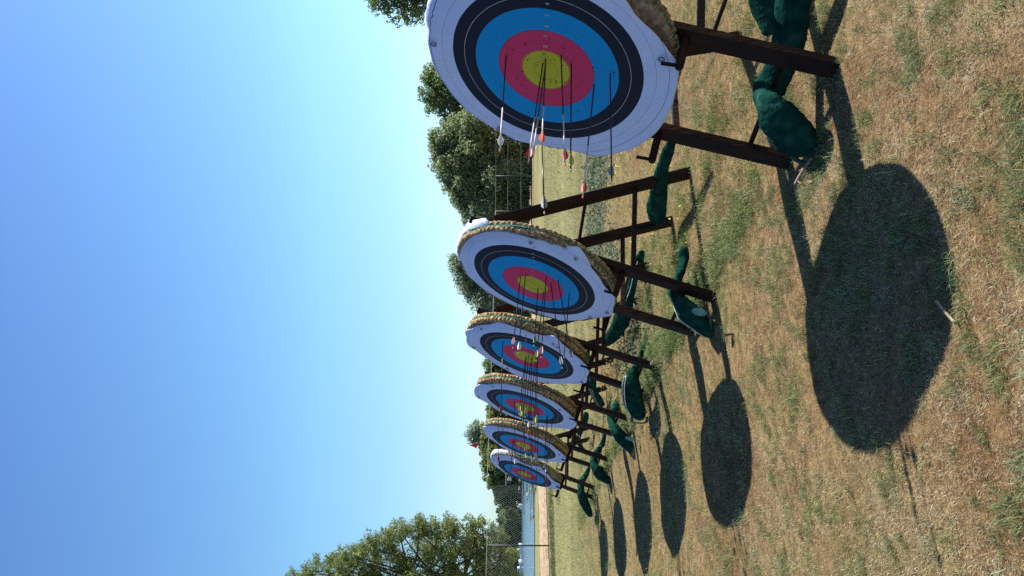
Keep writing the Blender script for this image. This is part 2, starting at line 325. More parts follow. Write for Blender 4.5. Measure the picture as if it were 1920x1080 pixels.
def make_boss(k,root,C,h,v,n,m):
    prof=[(0,boss_z(k,0))]
    for r in np.arange(.02,.60,.012): prof.append((r,boss_z(k,r)-.004*abs(math.sin(r*62))))
    for a in np.linspace(-60,88,9): prof.append((.614+.034*math.cos(R(a)),-.076+.030*math.sin(-R(a))))
    for a in np.linspace(-80,90,9): prof.append((.612+.036*math.cos(R(a)),-.120+.028*math.sin(-R(a))))
    for r in np.arange(.60,.0,-.03): prof.append((r,-.150-.004*abs(math.sin(r*62))))
    nf=1+len(np.arange(.02,.60,.012)); NT=520; V=[]
    P=len(prof)
    for i,(r,z) in enumerate(prof):
        for j in range(NT):
            th=2*math.pi*j/NT; rr=r;zz=z
            if i>=nf-2 and i<nf+19:
                row=0 if i<nf+9 else 1
                s=abs(math.sin(th*46+row*1.3+(i-nf)*.22+2.4*vnoise(th*7+k,row*3.+k))); d=.008*(1-s**2.2)*(.4+1.1*vnoise(th*13+k*4,row*9.))+.007*(vnoise(th*70+row*7,i*1.1+k*5)-.5)
                rr=r-d; 
                lump=vnoise(th*9+k*3,row*5.)-.5; rr+=lump*.012; zz+=.004*(vnoise(th*60,i*1.7)-.5)
            V.append(C+h*(rr*math.cos(th))+v*(rr*math.sin(th))+n*zz)
    Fs=[]
    for i in range(P-1):
        for j in range(NT):
            a=i*NT+j;b=i*NT+(j+1)%NT; Fs.append((a,a+NT,b+NT,b))
    Fs.append([ (P-1)*NT+j for j in range(NT)])
    return mesh('straw_boss',V,Fs,m,root)
def digit(ch,root,C,h,v,n,a,b,c,size,m,ang=0):
    cu=bpy.data.curves.new('number','FONT'); cu.body=ch; cu.size=size; cu.align_x='CENTER'; cu.align_y='CENTER'; cu.extrude=.0003
    ob=bpy.data.objects.new('tmp',cu); me=bpy.data.meshes.new_from_object(ob); bpy.data.objects.remove(ob)
    V=np.array([vv.co[:] for vv in me.vertices]).reshape(-1,3); Fs=[list(p.vertices) for p in me.polygons]
    W=[C+h*(a+p[0])+v*(b+p[1])+n*(c+p[2]) for p in V]
    o=mesh('number',W,Fs,m,root,smooth=False); bpy.data.meshes.remove(me); return o
BOSSMAT={1:'straw_shade',2:'straw',3:'straw_old',4:'straw_old',5:'straw_old',6:'straw'}
LOOK={1:'large round straw target nearest the camera with eight arrows and one split end to end',2:'second round straw target from the camera, its torn paper folded white over the top rim',3:'third round straw target with a peaked paper corner and bright rope coils along its top',
4:'fourth round straw target bristling with a dense bunch of yellow fletched arrows',5:'fifth round straw target standing in front of the tree with the small red flag',6:'farthest round straw target, its paper folded over the top, lake water behind it'}
def face_pt(k,x,y):
    C,h,v,n=frame(k); a=b=0;o=0.
    for o in np.arange(.012,-.16,-.001):
        P=hit(k,x,y,o); a=(P-C)@h; b=(P-C)@v; r=math.hypot(a,b)
        if o-paper_z(k,r,math.atan2(b,a))<=0: break
    else: P=hit(k,x,y,0); a=(P-C)@h; b=(P-C)@v
    return P,a,b
for k in range(1,7):
    C,h,v,n=frame(k)
    base=C-v*.64-n*.08
    root=thing('archery_target',LOOK[k],'archery target',base,'archery targets in a row')
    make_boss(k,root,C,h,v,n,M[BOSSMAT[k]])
    # green twine laid between the two rope coils
    mb=MB(); P=[C+h*(.632+.004*math.sin(t*9))*math.cos(t)+v*(.632+.004*math.sin(t*9))*math.sin(t)-n*(.098+.004*math.sin(t*5+k)) for t in np.linspace(0,2*math.pi,161)]
    mb.tube(P,.014,6,cap=False,flat=.8); mb.build('rim_band',M['band'],root,True)
    if k in (1,2,4):   # twine loops holding the coils
        mb=MB(); pts=[]; fl=1
        for t in np.arange(-1.35,.25,.075):
            t=t+random.uniform(-.01,.01); seq=[(.618,-.056),(.637,-.052),(.655,-.07),(.650,-.092)]
            for rr,zz in (seq if fl==1 else seq[::-1]): pts.append(C+(h*math.cos(t)+v*math.sin(t))*rr+n*zz)
            fl=-fl
        mb.tube(pts,.0022,4)
        mb.build('twine_stitching',M['twig'],root)
    pf=make_paper(k,root,C,h,v,n)
    for (a,b) in PINS[k]:
        th=math.atan2(b,a); r=math.hypot(a,b); z=paper_z(k,r,th)+.012
        mb=MB(); rr=.014 if k<4 else .013; ca=random.uniform(0,3)
        mb.tube([C+h*(a+rr*math.cos(t))+v*(b+rr*math.sin(t))+n*z for t in np.linspace(0,2*math.pi,15)],.0022,5)
        mb.tube([C+h*(a-.016*math.cos(ca))+v*(b-.016*math.sin(ca))+n*(z+.002),C+h*(a+.022*math.cos(ca))+v*(b+.022*math.sin(ca))+n*(z+.003)],.0017,5)
        mb.build('pin',M['pin'],pf)
    for i,ch in enumerate(['1','2','3','4','5','6','7','8','9','10']):
        rad=.61-.061*(i+.5) if i<9 else .03
        if k>3 and i<2: continue
        mm=M['digit_dark'] if i in (0,1) else M['digit_light']
        z=paper_z(k,rad,0)+ (.003 if rad<.4 else .010)
        digit(ch,pf,C,h,v,n,rad,.006,z,.030 if i<9 else .020,mm)
    for q_ in range({1:16,2:18,3:12,4:8,5:6,6:4}[k]):
        a,b=rng.normal(size=2)*.15; r_=math.hypot(a,b); 
        if r_>.45: continue
        P=C+h*a+v*b+n*(paper_z(k,r_,math.atan2(b,a))+.0035); e=random.uniform(.003,.006); q=random.uniform(0,3)
        mesh('puncture',[P+h*e*math.cos(t+q)*random.uniform(.5,1.3)+v*e*math.sin(t+q)*random.uniform(.5,1.1) for t in np.linspace(0,6.28,8)[:-1]],[tuple(range(7))],M['hole'],pf,False)
    if HOLES[k]:
        for (x,y) in HOLES[k]:
            P,a,b=face_pt(k,x,y); P=P+n*.0035
            e=random.uniform(.003,.0055); q=random.uniform(0,3)
            mesh('puncture',[P+h*e*math.cos(t+q)*random.uniform(.6,1.2)+v*e*math.sin(t+q)*random.uniform(.5,1.1) for t in np.linspace(0,6.28,8)[:-1]],[tuple(range(7))],M['hole'],pf,False)
# paper flap hanging over the top of the second target
# ---------------------------------------------------------------- easels
LEGH={1:((.27,.185),(-.41,-.485)),2:((.345,.285),(-.35,-.34)),3:((.315,.305),(-.385,-.445)),4:((.20,.20),(-.61,-.58)),5:((.10,.03),(-.54,-.55)),6:((.08,.08),(-.54,-.51))}
HB=.047; DB=.024
EL={1:'dark timber easel under the nearest target with a green bag over its crossbar',2:'dark timber easel holding the second target, both back legs in clear view',3:'dark timber easel holding the third target, red dry weeds by its left leg',4:'dark timber easel holding the fourth target, two green bags at its feet',5:'dark timber easel holding the fifth target in front of the tree',6:'dark timber easel holding the farthest target beside the lake'}
EAS={}
for k in range(1,7):
    C,h,v,n=frame(k); OFF=-.182
    def leg_end(a,vv,o):
        P=L2W(k,a,vv,o); 
        return P
    feet=[];root=None
    legs=[]
    for (ht,hb) in LEGH[k]:
        vb=-1.2
        for _ in range(20):
            P=L2W(k,hb,vb,OFF); vb-= (P[2]-float(gz(P[0],P[1]))+.02)/v[2]
        legs.append((ht,hb,vb)); feet.append(L2W(k,hb,vb,OFF))
    root=thing('target_easel',EL[k],'easel',(feet[0]+feet[1])/2,'timber easels behind the targets'); EAS[k]=legs
    for (ht,hb,vb) in legs:
        T=L2W(k,ht,.56,OFF); B=L2W(k,hb,vb,OFF); ax=(T-B)/2; s=h-ax*(h@ax)/(ax@ax); s/=np.linalg.norm(s)
        MB().box((T+B)/2,ax,s*HB,n*DB).build('front_leg',M['wood'],root)
    def rear(ht,hf):
        T=L2W(k,ht,.40,OFF-.07); F0=L2W(k,hf,-.88,-1.27)
        F0[2]=float(gz(F0[0],F0[1]))-.02; return T,F0
    rl=[rear(legs[0][0]-.03,legs[0][1]-.10),rear(legs[1][0]+.01,legs[1][1]-.20)]
    for T,B in rl:
        ax=(T-B)/2; s=h-ax*(h@ax)/(ax@ax); s/=np.linalg.norm(s); q=np.cross(ax,s); q/=np.linalg.norm(q)
        MB().box((T+B)/2,ax,s*.050,q*.029).build('rear_leg',M['wood'],root)
        # hinge block
    for (ht,hb,vb) in legs:
        MB().tube([L2W(k,ht-.05,.40,OFF-.05),L2W(k,ht+.05,.40,OFF-.05)],.012,8).build('hinge_bolt',M['wood'],root)
    def hx(leg,vv): 
        ht,hb,vb=leg; t=(.56-vv)/(.56-vb); return ht+(hb-ht)*t
    for i,leg in enumerate(legs):   # side stretchers
        vv=-.70; A=L2W(k,hx(leg,vv)-(.03 if i==0 else -.0),vv,OFF-.04); T,B=rl[i]; Bp=T+(B-T)*.70
        ax=(A-Bp)/2; q=np.cross(ax,h); q/=np.linalg.norm(q); s=np.cross(ax,q); s/=np.linalg.norm(s)
        MB().box((A+Bp)/2,ax*1.06,q*.018,s*.014).build('stretcher',M['wood'],root)
    for tt in (.45,.86):            # bars between the rear legs
        A=rl[0][0]+(rl[0][1]-rl[0][0])*tt; Bp=rl[1][0]+(rl[1][1]-rl[1][0])*tt
        MB().tube([A,Bp],.014,8).build('crossbar',M['wood'],root,True)
    vb=-1.105
    MB().tube([L2W(k,hx(legs[0],vb)+.02,vb,OFF-.035),L2W(k,hx(legs[1],vb)-.02,vb,OFF-.035)],.015,8).build('crossbar',M['wood'],root,True)
    for i,leg in enumerate(legs):
        vp=-.632 if i==0 else -.612; a=hx(leg,vp)
        if abs(a)<.62: vp=min(vp,-math.sqrt(max(0,.652**2-a*a))-.02)
        if i==0: vp=max(vp,-.66)
        pg=MB().tube([L2W(k,a,vp,OFF),L2W(k,a,vp,.034),L2W(k,a,vp,.044),L2W(k,a,vp,.048)],[.021,.021,.018,.010],12).build('peg',M['wood'],root,True)
        mb=MB().tube([L2W(k,a,vp,.030),L2W(k,a-.005,vp+.085,.030)],.0095,8); mb.build('peg_stop',M['wood'],pg,True)
# ---------------------------------------------------------------- sandbags
def bag(label,P,parts=(),flat=.62,group='green sandbags on the easel bars'):
    """P: list of (world point, half width)"""
    rows=[np.array([*p,r]) for p,r in P]; S=smoothpath(rows,9)
    pts=[s[:3] for s in S]; rr=[max(.006,s[3]) for s in S]; L=len(pts)
    for i in range(L):
        e=min(i,L-1-i)/4.0
        if e<1: rr[i]*=.52+.48*math.sqrt(max(0,e*(2-e)))
        rr[i]*=1+.035*math.sin(i*.37+L)+random.uniform(-.02,.02)
    lo=min(range(L),key=lambda i:pts[i][2]); root=thing('sandbag',label,'sandbag',pts[lo],group)
    mb=MB(); mb.tube(pts,rr,28,flat=flat,up=(-.84,-.45,.70),wn=.06,ws=L+lo); o=mb.build('bag_body',M['bag'],root,True)
    for p in parts: 
        kind=p[0]
        if kind=='stripe':
            for dx in p[1]:
                mb=MB(); q=[]
                for i in range(int(L*p[2]),int(L*p[3])):
                    t=pts[min(i+1,L-1)]-pts[max(i-1,0)]; t/=np.linalg.norm(t)
                    u=np.array([-.84,-.45,.70]); u-=t*(u@t); u/=np.linalg.norm(u); b=np.cross(t,u)
                    q.append(pts[i]+rr[i]*1.02*(math.cos(dx)*b+math.sin(dx)*u*flat))
                mb.tube(q,.0045,5); mb.build('piping',M['strap'],root,True)
        if kind=='handle':
            mb=MB(); mb.tube(smoothpath(p[1],6),p[2],8,flat=.35,up=(-.8,-.5,.2)); mb.build('handle',M['strap_dark'],root,True)
        if kind=='patch':
            c,rad,nn=p[1],p[2],np.array(p[3],float); nn/=np.linalg.norm(nn); a=np.cross(nn,[0,0,1.]); a/=np.linalg.norm(a); b=np.cross(nn,a)
            V=[c+nn*.006]+[c+a*rad*math.cos(t)+b*rad*math.sin(t)*1.15 for t in np.linspace(0,2*math.pi,17)[:-1]]
            mesh('patch',V,[(0,i+1,(i+1)%16+1) for i in range(16)],M['patch'],root)
        if kind=='knot':
            mb=MB()
            for e in p[2]: mb.tube([p[1],(np.array(p[1])+np.array(e))/2+np.array([0,0,.01]),e],[.014,.012,.006],6)
            mb.build('tied_end',M['bag'],root,True)
    return root
H=hit
def G(x,y,up): P=onground(x,y); P=onground(x-1,y,float(gz(P[0],P[1]))+up); return P
# nearest easel: bag over the low crossbar, handle hanging in front
b1=[(H(1,1500,-120,-.62),.085),(H(1,1492,-50,-.56),.088),(H(1,1486,10,-.50),.088),(H(1,1482,60,-.45),.085),(H(1,1470,110,-.36),.08),(H(1,1448,155,-.27),.078),(H(1,1436,185,-.19),.082),(H(1,1446,208,-.10),.100),(H(1,1468,232,-.06),.118),(H(1,1492,262,-.05),.115),(H(1,1506,280,-.05),.100)]
hd=[H(1,1486,288,-.04),H(1,1494,300,-.03),H(1,1508,304,-.03),H(1,1524,298,-.03),H(1,1531,283,-.03),H(1,1527,268,-.04)]
bag('green sandbag with a D shaped handle over the front bar of the nearest easel',b1,[('handle',hd,.016),('handle',[H(1,1478,296,0),H(1,1486,291,.0),H(1,1497,276,.0)],.005)])
b=[(H(1,1418,-110,-.95),.07),(H(1,1424,-50,-.9),.085),(H(1,1432,0,-.86),.085),(H(1,1440,35,-.80),.07),(H(1,1445,66,-.74),.045)]
bag('green sandbag lying behind the nearest easel at the very edge of the photo',b)
# second easel
b=[(H(2,1282,462,-.62),.035),(H(2,1282,485,-.55),.05),(H(2,1278,505,-.46),.05),(H(2,1270,525,-.36),.055),(H(2,1265,545,-.26),.06),(H(2,1272,562,-.14),.085),(H(2,1290,585,-.06),.105),(H(2,1312,605,-.03),.10),(H(2,1330,622,-.02),.07),(H(2,1340,630,-.02),.04)]
bag('green sandbag with a round patch over the front bar of the second easel',b,[('stripe',(1.15,.85),.5,.97),('patch',H(2,1311,585,.085),.045,(-.8,-.55,.3)),('handle',[H(2,1305,570,.06),H(2,1322,580,.08),H(2,1332,598,.07),H(2,1334,615,.05)],.008)])
b=[(H(2,1262,262,-1.05),.03),(H(2,1252,285,-1.05),.045),(H(2,1244,310,-1.08),.05),(H(2,1238,340,-1.1),.065),(H(2,1233,375,-1.12),.085),(H(2,1230,400,-1.14),.085),(H(2,1228,415,-1.15),.06)]
bag('green sandbag with knotted end across the back legs of the second easel',b,[('knot',H(2,1226,416,-1.15),(H(2,1218,430,-1.13),H(2,1223,432,-1.13),H(2,1228,428,-1.13)))])
# third easel
b=[(H(3,1212,622,-.75),.03),(H(3,1209,642,-.62),.035),(H(3,1203,662,-.5),.035),(H(3,1197,680,-.36),.04),(H(3,1190,697,-.22),.055),(H(3,1184,712,-.12),.09),(H(3,1184,738,-.04),.115),(H(3,1190,762,-.01),.115),(H(3,1197,780,.0),.09)]
bag('green sandbag with square strap loop over the front bar of the third easel',b,[('stripe',(1.25,.9),.4,.97),('handle',[H(3,1186,780,.05),H(3,1185,790,.05),H(3,1196,793,.05),H(3,1211,792,.05),H(3,1213,782,.05)],.014)])
b=[(H(3,1205,470,-1.35),.03),(H(3,1197,492,-1.3),.055),(H(3,1190,515,-1.25),.05),(H(3,1184,540,-1.2),.05),(H(3,1176,562,-1.15),.075),(H(3,1168,592,-1.12),.10),(H(3,1158,615,-1.1),.09),(H(3,1146,632,-1.1),.075),(H(3,1136,645,-1.1),.05)]
bag('bright green sandbag behind the third easel, seen below the second target',b,[('stripe',(1.6,),.1,.5)])
# fourth easel
b=[(H(4,1162,745,-.75),.04),(H(4,1158,757,-.62),.055),(H(4,1153,768,-.46),.055),(H(4,1147,780,-.3),.055),(H(4,1147,792,-.18),.07),(H(4,1156,810,-.06),.105),(H(4,1170,825,.0),.115),(H(4,1184,840,.02),.10),(H(4,1192,851,.02),.06)]
bag('green sandbag with faded patch at the front foot of the fourth easel',b,[('stripe',(1.0,),.4,.97),('patch',H(4,1182,823,.13),.055,(-.8,-.55,.3))])
b=[(H(4,1112,706,-1.2),.05),(H(4,1110,722,-1.15),.075),(H(4,1115,738,-1.1),.08),(H(4,1123,752,-1.05),.09),(H(4,1130,762,-1.0),.07)]
bag('green sandbag with two white stripes across the back legs of the fourth easel',b,[('stripe',(1.5,1.9),.3,.98)])
b=[(H(5,1134,812,-.62),.03),(H(5,1131,828,-.52),.04),(H(5,1124,842,-.4),.05),(H(5,1116,855,-.26),.06),(H(5,1113,868,-.14),.08),(H(5,1119,882,-.04),.11),(H(5,1130,894,.0),.11),(H(5,1141,903,.0),.07)]
bag('green sandbag hanging over the front bar of the fifth easel',b,[('handle',[H(5,1132,903,.05),H(5,1143,906,.05),H(5,1149,898,.05)],.01)])
b=[(H(5,1100,774,-1.3),.05),(H(5,1096,790,-1.25),.06),(H(5,1090,803,-1.2),.055),(H(5,1086,815,-1.15),.05)]
bag('small pale green sandbag across the back legs of the fifth easel',b)
b=[(H(6,1105,876,-.7),.035),(H(6,1100,888,-.55),.045),(H(6,1094,898,-.4),.055),(H(6,1090,908,-.26),.06),(H(6,1089,918,-.14),.08),(H(6,1092,932,-.05),.10),(H(6,1097,946,.0),.105),(H(6,1103,960,.02),.08),(H(6,1106,967,.02),.05)]
bag('green sandbag hanging over the front bar of the farthest easel',b,[('handle',[H(6,1104,962,.05),H(6,1111,968,.05),H(6,1113,962,.05)],.008)])
b=[(H(6,1082,817,-1.3),.05),(H(6,1083,828,-1.25),.055),(H(6,1090,838,-1.2),.05),(H(6,1097,846,-1.15),.04)]
bag('dark green sandbag half hidden behind the farthest easel',b)
# ---------------------------------------------------------------- arrows
AR={1:[((949,105),(937,285),'white',1),((1018,118),(990,308),'red',1),((1021.5,130),(998.5,296),'white',1),((1023,110),(1016,276),'orange',1),((1052,104),(1059.5,311),'red',1),((1071,119),(1070,322),'yellow',0),((1114,158.5),(1092.5,372),'red',1),((1144,138),(1147,341),'grey',0)],
2:[((976,519),(961.5,654),'pink',0),((985,516.5),(972,664),'white',0),((1008.5,541),(1001.4,650),'green',0),((1019.6,546),(1005,678),'yellow',0),((1024,520),(1014.5,672),'pink',0),((1032.7,531),(1054.5,692),'white',0),((1046,525),(1073.7,675),'grey',0),((1067.5,550),(1057.5,672),'white',0)],
3:[((942.6,640),(939,779),'red',0),((985,671),(972.5,778),'yellow',0),((987,669),(976,787),'yellow',0),((991,666),(980,790),'green',0),((996,671),(984.5,783),'yellow',0),((998,668),(991,808),'white',0),((1004,672),(990,822),'orange',0),((1005.6,679),(1002.5,800),'yellow',0),((1008,664),(1006,797),'yellow',0)],
4:[((933.5,746.7),(934.6,870),'red',0),((964.6,753),(966,875),'white',0),((975,757),(986,852),'yellow',0),((981,758),(985,865),'yellow',0),((990,760),(996,868),'green',0),((996,762),(998,872),'white',0),((1000.5,758),(1005,866),'yellow',0),((1010.4,766.7),(1006.5,875),'yellow',0),((1025,781),(1021,884),'white',0),((1026.5,779),(1024.5,910),'red',0),((1036,785),(1023,890),'white',0)],
5:[((962,826),(956.7,907),'white',0),((963.5,825),(952.3,906),'white',0),((977.5,830),(973.5,909),'white',0),((982,835),(972.5,924),'white',0),((984,838),(981,930),'grey',0),((991,842),(988,935),'white',0),((997,835),(995,925),'yellow',0),((1007.5,837.5),(1005,925),'green',0)],
6:[((971.7,881.7),(969,950),'white',0),((981.7,880),(983,967),'grey',0),((986,893),(989,945),'white',0),((991,890),(995.7,979),'orange',0),((998,894),(997,965),'white',0),((1001,895),(999.5,976),'grey',0),((1003.5,895.5),(1001,958),'white',0)]}
RN=lambda r:'gold' if r<.122 else 'red' if r<.244 else 'blue' if r<.366 else 'black' if r<.488 else 'white'
def make_arrow(tip,nock,col,light,label,group,bur=.03):
    d=nock-tip; L=np.linalg.norm(d); d/=L; T=tip-d*bur
    root=thing('arrow',label,'arrow',tip,group)
    up=np.array([0,0,1.]); u=up-d*(up@d); u/=np.linalg.norm(u); w=np.cross(d,u)
    rad=.0035
    split=tip+d*L*.56
    if light:
        MB().tube([T,split],rad,7).build('shaft',M['shaft_dark'],root,True)
        MB().tube([split,nock-d*.012],rad*1.05,7).build('shaft_wrap',M['shaft_light'],root,True)
    else:
        MB().tube([T,nock-d*.012],rad,7).build('shaft',M['shaft_dark'],root,True)
    MB().tube([nock-d*.014,nock-d*.004,nock],[.0036,.004,.003],7).build('nock',M['v_'+('orange' if light else 'grey')],root,True)
    a0=random.uniform(0,2.1)
    for i in range(3):
        a=a0+i*2*math.pi/3; q=u*math.cos(a)+w*math.sin(a); s=nock-d*.032; f=[]
        for t,hh in ((0,.0),(.012,.010),(.028,.0125),(.045,.008),(.066,.0)): f.append(s-d*t+q*(rad+hh*1.05))
        b0=[s-d*t+q*rad for t in (0,.012,.028,.045,.066)]
        V=b0+f; pw=np.cross(d,q)*.0006
        V=[p+pw for p in V]+[p-pw for p in V]
        Fs=[(j,j+1,j+6,j+5) for j in range(4)]+[(j+10,j+15,j+16,j+11) for j in range(4)]+[(5+j,6+j,16+j,15+j) for j in range(4)]
        c=col if not(col=='white' and i==0 and light) else 'yellow'
        mesh('vane',V,Fs,M['v_'+c],root,smooth=False)
    return root
CN={'grey':'clear grey'}
num=['highest','second highest','third highest','fourth highest','fifth highest','sixth highest','seventh highest','eighth highest','ninth highest','tenth highest','eleventh highest']
for k in AR:
    C,h,v,n=frame(k); az=R(27.5); dn=np.array([-math.cos(az),-math.sin(az),.03]); dn/=np.linalg.norm(dn)
    rows=[]
    for (tp,nk,col,lt) in AR[k]:
        P,a,b=face_pt(k,*tp); Q0=P+dn*.63; d=ray(*nk); Q=CAM+d*(((Q0-CAM)@d)/(d@d))
        if np.linalg.norm(Q-P)>.8: Q=P+(Q-P)*1.0
        rows.append((P[2],P,Q,col,lt,math.hypot(a,b)))
    rows.sort(key=lambda r:-r[0])
    for i,(z,P,Q,col,lt,rr) in enumerate(rows):
        lab='%s vaned arrow, %s in the %s target, in its %s ring'%(CN.get(col,col),num[i] if i<len(rows)-1 else 'lowest',ORD[k],RN(rr))
        r=make_arrow(P,Q,col,lt,lab,'arrows stuck in the targets')
        if k==1 and col=='orange':
            d=ray(1021,402); Q0=Q+dn*.38; Q2=CAM+d*(((Q0-CAM)@d)/(d@d))
            make_arrow(Q,Q2,'grey',0,'arrow driven into the nock of another arrow at the nearest target, sticking out farthest','arrows stuck in the targets',.02)
# ---------------------------------------------------------------- small red flag on a leaning pole by the last target
A=hit(6,921,862,-.28); B=hit(6,885,827,-.28)
root=thing('pennant',"small red triangular wind flag on a thin leaning pole above the farthest target",'flag',L2W(6,.0,-.9,-.28)*0+A-(B-A)*2.2,None)
d=(B-A)/np.linalg.norm(B-A)
MB().tube([A-(B-A)*2.2,B],.004,6).build('pole',M['post'],root,True)
p0=hit(6,881,831,-.28);p1=hit(6,889,842,-.28);p2=hit(6,899,829,-.28)
pts=[B,hit(6,885,842.5,-.3),hit(6,897.5,828,-.28)]
n_=8;V=[];Fs=[]
P1=hit(6,881,834,-.28); P2=hit(6,893,841,-.28); P3=hit(6,898,829,-.30)
for i in range(n_+1):
    for j in range(n_+1-i):
        a=i/n_;b=j/n_; p=P2*(1-a-b)+P1*a+P3*b; V.append(p+np.array([0,.02*math.sin(6*a+3*b),0]))
ix={};c=0
for i in range(n_+1):
    for j in range(n_+1-i): ix[(i,j)]=c;c+=1
for i in range(n_):
    for j in range(n_-i):
        Fs.append((ix[(i,j)],ix[(i+1,j)],ix[(i,j+1)]))
        if i+j<n_-1: Fs.append((ix[(i+1,j)],ix[(i+1,j+1)],ix[(i,j+1)]))
fl=mesh('flag_cloth',V,Fs,M['flag'],root); fl.modifiers.new('t','SOLIDIFY').thickness=.002
# ---------------------------------------------------------------- fence
def fence():
    pts=[(1046,1420),(1037,1220),(1030,1023),(1024,910),(1017,800),(1011,700),(1006,600),(1002.5,500),(1000.5,396),(1000,330),(999.7,262),(999.4,190),(999,100),(998.6,0),(998,-120),(997.6,-260)]
    W=[onground(x,y,zf) for x,y in pts]
    root=thing('wire_fence','tall dark wire fence along the sandy path, one post clear against the lake','fence',W[2])
    hs=[2.75]*3+[2.9,3.0,3.1,3.2,3.3,3.3]+[3.3]*7
    for q_,(P,hh) in enumerate(zip(W,hs)):
        if q_ in (3,): continue
        r=.032 if P[1]<50 else .045
        MB().tube([P,P+np.array([0,0,hh])],r,8).build('post',M['post'],root,True)
    for i,(A,B) in enumerate(zip(W[:-1],W[1:])):
        hts=[1.0] if i<3 else [1.0,.68,.33] 
        mb=MB()
        for t in hts: mb.tube([A+np.array([0,0,hs[i]*t]),B+np.array([0,0,hs[i+1]*t])],.006 if i<4 else .020,5)
        mb.build('rail',M['rail' if i>3 else 'fence'],root)
    for i in range(0,3):
        A,B=W[i],W[i+1]; L=np.linalg.norm(B-A); hh=hs[i]; s=.15 if i<3 else .24; u=(B-A)/L; mb=MB(); rr=.0015
        nn=int((L+hh)/s)
        for q in range(nn):
            x0=q*s
            for sg in (1,-1):
                # x from x0-hh..x0 rising
                pts=[]
                xs=x0-hh if sg==1 else x0; xe=x0 if sg==1 else x0-hh
                # clip
                def at(t): return xs+(xe-xs)*t
                ts=[0,1]
                for lim in (0,L):
                    if (at(0)-lim)*(at(1)-lim)<0: ts.append((lim-xs)/(xe-xs))
                ts=sorted(t for t in ts if -1e-6<=at(t)<=L+1e-6)
                if len(ts)<2: continue
                p=[A+u*at(t)+np.array([0,0,.03+t*(hh-.03)]) for t in (ts[0],ts[-1])]
                mb.tube(p,rr,3,cap=False)
        mb.build('chain_link_mesh',M['fence'],root)
fence()
# ---------------------------------------------------------------- trees
def set_col(o,cols):
    ca=o.data.color_attributes.new('Col','FLOAT_COLOR','POINT'); c=np.ones((len(cols),4),np.float32); c[:,:3]=cols; ca.data.foreach_set('color',c.ravel())
def fast_mesh(name,V,nf,per,m,parent=None):
    """V (nf*per,3) quads/tris with own vertices"""
    off=np.zeros(3)
    if parent is not None: off=np.array(parent.location)
    me=bpy.data.meshes.new(name); nv=len(V); me.vertices.add(nv); me.vertices.foreach_set('co',(V-off).astype(np.float32).ravel())
    me.loops.add(nv); me.loops.foreach_set('vertex_index',np.arange(nv,dtype=np.int32)); me.polygons.add(nf)
    me.polygons.foreach_set('loop_start',np.arange(0,nv,per,dtype=np.int32)); me.update(calc_edges=True)
    me.materials.append(m); o=bpy.data.objects.new(name,me); COL.objects.link(o); o.parent=parent; return o
def leaves(C,nrm_jit,size,aspect=2.2):
    n=len(C); d=rng.normal(size=(n,3)); d/=np.linalg.norm(d,axis=1)[:,None]
    e=rng.normal(size=(n,3)); e-=d*(e*d).sum(1)[:,None]; e/=np.linalg.norm(e,axis=1)[:,None]
    s=size*(.6+.8*rng.random(n))[:,None]
    A=C-d*s; B=C+e*s/aspect; D=C+d*s; E=C-e*s/aspect
    return np.stack([A,B,D,E],1).reshape(-1,3)
